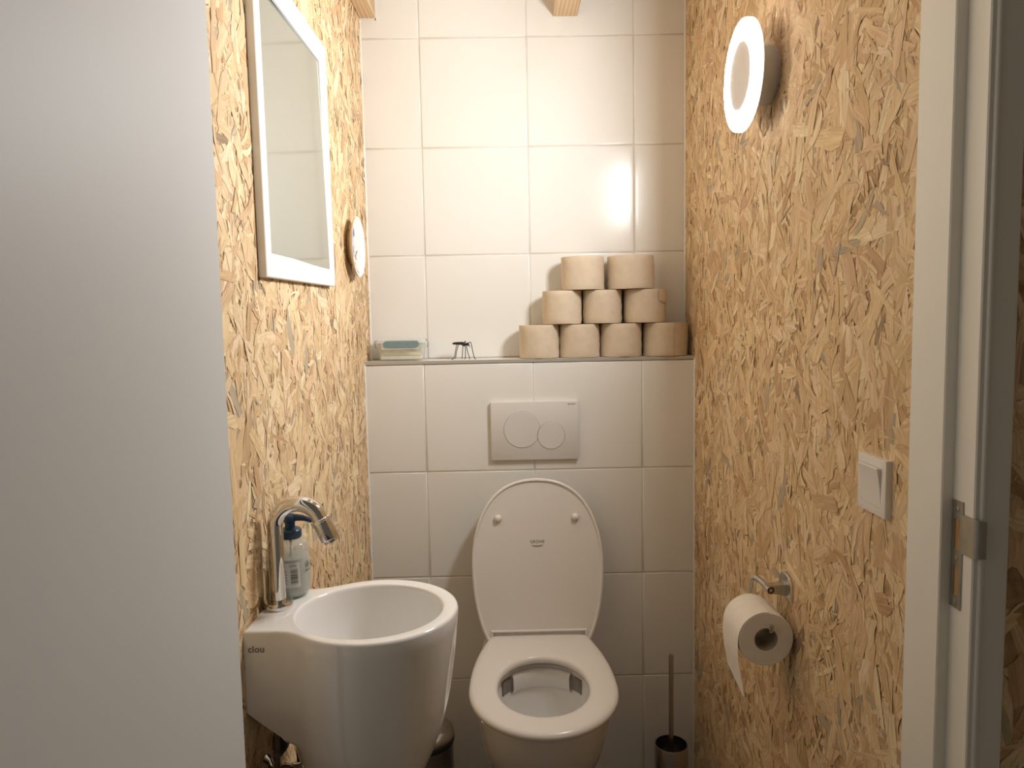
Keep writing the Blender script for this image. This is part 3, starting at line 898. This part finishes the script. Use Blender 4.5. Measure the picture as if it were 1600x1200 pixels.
spec = [
    (.2637, .3762, .0520, 0, 'recycled toilet roll at the left end of the bottom row', 0),
    (.3772, .4905, .0525, 0, 'recycled toilet roll second from left in the bottom row', 0),
    (.4920, .6085, .0525, 0, 'recycled toilet roll third from left in the bottom row', 0),
    (.6115, .7330, .0515, 0, 'recycled toilet roll at the right end of the bottom row beside the wall', (-75, -15, .004, .0915)),
    (.3300, .4412, .0525, 1, 'recycled toilet roll at the left end of the middle row', 0),
    (.4440, .5535, .0530, 1, 'recycled toilet roll in the centre of the middle row', 0),
    (.5590, .6755, .0520, 1, 'recycled toilet roll at the right end of the middle row', (-60, -20, .060, .0915)),
    (.3851, .5040, .0500, 2, 'pale recycled toilet roll on the left of the top pair', 0),
    (.5139, .6430, .0490, 2, 'recycled toilet roll on the right of the top pair', 0)]
for i, (xa, xb, cy, row, lab, flap) in enumerate(spec):
    make_roll('toilet_roll', (xa + xb) / 2, cy, ZL + .0004 + row * (RH + .0002), (xb - xa) / 2 - .0004, RH, lab, flap, i + 1)

# ------------------------------------------------------------------ storage box on the ledge
bx0, bx1, by0, by1, bz = -.1395, .0065, .0140, .1000, ZL + .0004
cb = thing('storage_box', ((bx0 + bx1) / 2, (by0 + by1) / 2, bz), 'clear clip-lid storage box with a grey-green front clip on the ledge', 'box')
def rrect(x0, x1, y0, y1, r, z, n=6):
    out = []
    for cx, cy, a in ((x1 - r, y1 - r, 0), (x0 + r, y1 - r, 90), (x0 + r, y0 + r, 180), (x1 - r, y0 + r, 270)):
        for i in range(n + 1):
            t = math.radians(a + 90 * i / n); out.append(Vector((cx + r * math.cos(t), cy + r * math.sin(t), z)))
    return out
def bxr(ins, z, r=.012): return rrect(bx0 + .008 + ins, bx1 - .008 - ins, by0 + .006 + ins, by1 - .004 - ins, r, z)
link('body', loft([bxr(.006, bz), bxr(.004, bz + .003), bxr(.0, bz + .050), bxr(.0015, bz + .050), bxr(.0055, bz + .0045), bxr(.0075, bz + .002)]), M['clear'], cb, True, angle=50)
ld = link('lid', loft([rrect(bx0 + .004, bx1 - .004, by0 + .002, by1, .014, bz + .049), rrect(bx0 + .004, bx1 - .004, by0 + .002, by1, .014, bz + .0585), rrect(bx0 + .006, bx1 - .006, by0 + .004, by1 - .002, .013, bz + .0600),
                 rrect(bx0 + .014, bx1 - .014, by0 + .012, by1 - .010, .010, bz + .0600), rrect(bx0 + .016, bx1 - .016, by0 + .014, by1 - .012, .010, bz + .0570)]), M['lidclear'], cb, True, angle=40)
def stadium(x0, x1, z0, z1, ya, yb):
    r = (z1 - z0) / 2; pts = []
    for cx, s_ in ((x1 - r, -90), (x0 + r, 90)):
        for i in range(13):
            t = math.radians(s_ + 180 * i / 12); pts.append((cx + r * math.cos(t), (z0 + z1) / 2 + r * math.sin(t)))
    return loft([[Vector((x, ya, z)) for x, z in pts], [Vector((x, yb, z)) for x, z in pts]])
link('front_clip', boxes([(bx0 + .022, bx1 - .022, by0 - .0005, by0 + .004, bz + .032, bz + .0585)]), M['lidclear'], cb)
link('clip_seal', stadium(bx0 + .028, bx1 - .020, bz + .0370, bz + .0555, by0 - .0022, by0 - .0004), M['teal'], cb, label='grey-green oval clip insert')
for xx, s_ in ((bx0 + .004, -1), (bx1 - .004, 1)):
    link('side_clip', tube([(xx, .05, bz + .058), (xx + s_ * .0055, .05, bz + .054), (xx + s_ * .006, .05, bz + .045), (xx + s_ * .003, .05, bz + .036)], .0014, 8), M['zinc'], cb, True)
Rc = random.Random(9)
rows = []
for j in range(9):
    rows.append([Vector((bx0 + .018 + (bx1 - bx0 - .036) * i / 14, by0 + .016 + (by1 - by0 - .034) * j / 8, bz + .0055 + .010 + .010 * math.sin(i * .5 + j * .9) * (j / 8) + .012 * (j / 8) + Rc.uniform(-.001, .001))) for i in range(15)])
fold = loft(rows, False, False, close=False)
base = boxes([(bx0 + .018, bx1 - .018, by0 + .0155, by1 - .018, bz + .0052, bz + .0135)])
link('folded_cloth', joined([fold, base]), M['cloth'], cb, True, angle=60, label='crumpled cream cloth inside the box')

# ------------------------------------------------------------------ insect figurine
ig = thing('insect_figurine', (.105, .06, ZL), 'black metal insect figurine on thin legs on the ledge', 'figurine')
IY = .055
def ip(u, v, y=IY):
    return Vector((.0736 + (u - 706) * .00180, y, ZL + .0006 + (561 - v) * .00183))
def lath_path(pts, rads, n=16): return tube(pts, rads, n)
link('abdomen', tube([ip(707.3, 537.2), ip(708.3, 537), ip(712, 536.7), ip(718, 536.7), ip(723, 537), ip(727, 537.4)], [.001, .0028, .0036, .0042, .0046, .0035], 16), M['iron'], ig, True)
link('thorax', tube([ip(721, 537.2), ip(723.5, 537.8), ip(726.5, 538.2), ip(728.5, 538)], [.0015, .0056, .0064, .003], 16), M['iron'], ig, True)
hdz = link('head', tube([ip(728.5, 538), ip(730, 538.2), ip(732.5, 538.3), ip(733.4, 538.2)], [.0025, .0046, .0046, .0025], 16), M['iron'], ig, True)
link('proboscis', tube([ip(733, 540), ip(734.6, 543.2)], [.0014, .0006], 8), M['iron'], ig, True)
link('back_knob', lathe([(0, .002), (.003, .0018), (.004, .0)], ip(727.5, 535.2), (0, 0, 1), 10), M['iron'], ig, True)
legs = [[(714, 538.5, 0), (711.8, 550, -.012), (710.8, 557, -.02), (709.6, 559, -.022), (706.5, 560.5, -.024)], [(716.8, 538.5, 0), (713.5, 548, .01), (711.8, 554, .02), (710.8, 558.5, .024)],
        [(723.7, 540, 0), (722.4, 551, .012), (721.2, 558.8, .016)], [(727.4, 541, 0), (727.3, 557, -.006), (726.3, 560.6, -.008)],
        [(729, 540, 0), (731, 549, -.012), (733.6, 557, -.020), (734.3, 562, -.022)], [(733, 536.4, 0), (734.6, 535.2, -.004), (736.6, 537, -.008), (739.5, 551, -.014), (741.5, 558.5, -.018), (743.5, 560.8, -.02)]]
for L_ in legs:
    P = [ip(u, v, IY + dy) for u, v, dy in L_]
    for p in P: p.z = max(p.z, ZL + .0013)
    P[-1].z = ZL + .0011
    link('leg', tube(spline(P, 4), .0011, 8), M['iron'], ig, True)

# ------------------------------------------------------------------ light switch
sw = thing('light_switch', (XR, -1.018, 1.077), 'square white rocker light switch on the right wall by the door', 'light switch')
sy0, sy1, sz0, sz1 = -1.0582, -.9782, 1.0368, 1.1176
ym, zm = (sy0 + sy1) / 2, (sz0 + sz1) / 2
def sring(h, x, hz=None):
    hz = hz or h
    return [Vector((x, ym + a * h, zm + b * hz)) for a, b in ((-1, -1), (1, -1), (1, 1), (-1, 1))]
h = .0403
link('frame', loft([sring(h, XR - .0014), sring(h, XR - .0085), sring(h - .0008, XR - .0098), sring(h - .002, XR - .0102), sring(.0277, XR - .0102), sring(.0277, XR - .006)], False, False), M['plastic'], sw, True, angle=30)
prof = [(-.0274, .0100), (-.015, .0105), (0, .0117), (.015, .0138), (.0268, .0164), (.0274, .0160)]
rings = [[Vector((XR - .006, ym - .0274, zm + z)), Vector((XR - x, ym - .0274, zm + z)), Vector((XR - x, ym + .0274, zm + z)), Vector((XR - .006, ym + .0274, zm + z))] for z, x in prof]
link('rocker', loft(rings), M['plastic'], sw, True, angle=30)
link('inset', boxes([(XR - .0062, XR - .0014, ym - .03, ym + .03, zm - .03, zm + .03)]), M['gap'], sw)

# ------------------------------------------------------------------ toilet roll holder and its roll
hp = thing('roll_holder', (XR, -.69, .81), 'chrome toilet roll holder screwed to the right wall', 'roll holder')
HYc, HZc = -.692, .8120
def hring(hw, hh, x): return [Vector((x, HYc + hw * a, HZc + hh * b)) for a, b in ((-1, -1), (1, -1), (1, .45), (.72, .85), (.3, 1), (-.3, 1), (-.72, .85), (-1, .45))]
link('wall_plate', loft([hring(.029, .0235, XR - .0014), hring(.029, .0235, XR - .0050), hring(.027, .0215, XR - .0065)]), M['satin_chrome'], hp, True, angle=35)
PV = Vector((.7110, -.700, .8060))
link('post', loft([[Vector((x, PV.y + .010 + sy * a, HZc - .006 + sz * b)) for sy, sz in ((-1, -1), (1, -1), (1, 1), (-1, 1))] for x, a, b in ((XR - .006, .0125, .0110), (.724, .0095, .0085), (.706, .0085, .0075))]), M['satin_chrome'], hp, True, angle=35)
link('pivot', lathe([(-.018, .0), (-.018, .0066), (-.001, .0068), (0, .0062)], PV, (0, -1, 0), 28), M['satin_chrome'], hp, True, angle=35)
link('screw_ring', lathe([(0, .0064), (.0006, .0064), (.0006, .0038), (0, .0038)], PV, (0, -1, 0), 28), M['black'], hp, True, angle=35)
link('screw', lathe([(0, .0036), (.0009, .0034), (.0010, .0)], PV, (0, -1, 0), 20), M['steel'], hp, True, angle=35)
ARM = [(PV.x, -.692, PV.z), (PV.x - .0015, -.665, PV.z + .001), (.7070, -.640, .8075), (.7040, -.629, .8060), (.7015, -.6245, .8000), (.6985, -.6235, .785), (.6955, -.6240, .765), (.6945, -.6270, .7520), (.6945, -.636, .7475), (.6945, -.70, .7475), (.6945, -.742, .7475), (.6950, -.7470, .7490), (.6955, -.7490, .7530), (.6958, -.7495, .7600)]
link('arm', tube(spline(ARM, 5), [.0056 if i < 12 else max(.0042, .0056 - .0002 * (i - 12)) for i in range(5 * (len(ARM) - 1) + 1)], 16), M['satin_chrome'], hp, True, angle=60)

RC = Vector((.6890, -.740, .7293)); RRr, RL, RI = .0500, .0950, .0216
hr = thing('hanging_toilet_roll', tuple(RC), 'white toilet roll with a torn loose sheet on the chrome holder', 'toilet roll')
n = 72
def cring(r, y): return [Vector((RC.x + r * math.cos(2 * math.pi * i / n), y, RC.z + r * math.sin(2 * math.pi * i / n))) for i in range(n)]
ya, yb = RC.y, RC.y + RL
rings = [cring(RI, ya + .0003), cring(RRr - .0012, ya), cring(RRr, ya + .0015), cring(RRr + .0002, (ya + yb) / 2), cring(RRr, yb - .0015), cring(RRr - .0012, yb), cring(RI, yb), cring(RI, ya + .0003)]
link('paper', loft(rings, False, False), M['paper'], hr, True, angle=50)
rings = [cring(RI - .0002, ya + .0006), cring(RI - .0014, ya + .0006), cring(RI - .0014, yb - .0006), cring(RI - .0002, yb - .0006)]
rings.append([v.copy() for v in rings[0]])
link('core', loft(rings, False, False), M['card'], hr, True, angle=50)
# sheet: wraps the room side of the roll, then hangs, torn on a slant
V, F = [], []; nu, nv = 16, 26
Rs = random.Random(4)
for j in range(nv + 1):
    g = j / nv
    for i in range(nu + 1):
        f = i / nu                         # 0 near edge, 1 far edge
        y = ya + .0005 + (RL - .001) * f
        arc = math.radians(95) * (RRr + .0008)
        hang = .112 - .026 * f
        s_ = g * (arc + hang)
        if s_ < arc:
            a = math.radians(85) + s_ / (RRr + .0008)
            x, z = RC.x + (RRr + .0009) * math.cos(a), RC.z + (RRr + .0009) * math.sin(a)
        else:
            d = s_ - arc
            x = RC.x - (RRr + .0009) - .0012 * math.sin(d * 60) + 1.0 * d * d; z = RC.z - d
        V.append((x + Rs.uniform(-.0002, .0002), y, z))
F = [(j * (nu + 1) + i, j * (nu + 1) + i + 1, (j + 1) * (nu + 1) + i + 1, (j + 1) * (nu + 1) + i) for j in range(nv) for i in range(nu)]
link('loose_sheet', raw(V, F), M['paper'], hr, True)

# ------------------------------------------------------------------ toilet brush
QX, QYb = .6465, -.150
tb = thing('toilet_brush', (QX, QYb, 0), 'steel toilet brush in its round holder right of the toilet', 'toilet brush')
link('holder', lathe([(.0002, .043), (.003, .0445), (.180, .0445), (.1825, .0435), (.1825, .0415), (.170, .0412)], (QX, QYb, 0), n=48, cap1=False), M['steel'], tb, True, angle=40)
link('inner_sleeve', lathe([(.1822, .0414), (.172, .0405), (.155, .030), (.150, .0)], (QX, QYb, 0), n=40, cap0=False), M['black'], tb, True, angle=40)
link('handle', lathe([(.150, .0060), (.165, .0064), (.426, .0064), (.4285, .0055), (.429, .0)], (QX, QYb, 0), n=24), M['steel'], tb, True, angle=40)

# ------------------------------------------------------------------ pedal bin
KX, KY = -.010, -.200
pb = thing('pedal_bin', (KX, KY, 0), 'round chrome pedal bin on the floor behind the hand basin', 'bin')
link('body', lathe([(.0002, .078), (.010, .082), (.012, .080), (.236, .080), (.238, .0815)], (KX, KY, 0), n=56), M['steel'], pb, True, angle=40)
link('rim', lathe([(.238, .0815), (.240, .0825), (.250, .0825), (.252, .081)], (KX, KY, 0), n=56), M['black'], pb, True, angle=40)
link('lid', lathe([(.252, .0815), (.258, .0825), (.266, .080), (.274, .070), (.280, .052), (.283, .028), (.284, .0)], (KX, KY, 0), n=56), M['steel'], pb, True, angle=40)
link('pedal', box(KX - .018, KX + .018, KY - .105, KY - .078, .008, .014, .002, 2), M['black'], pb)
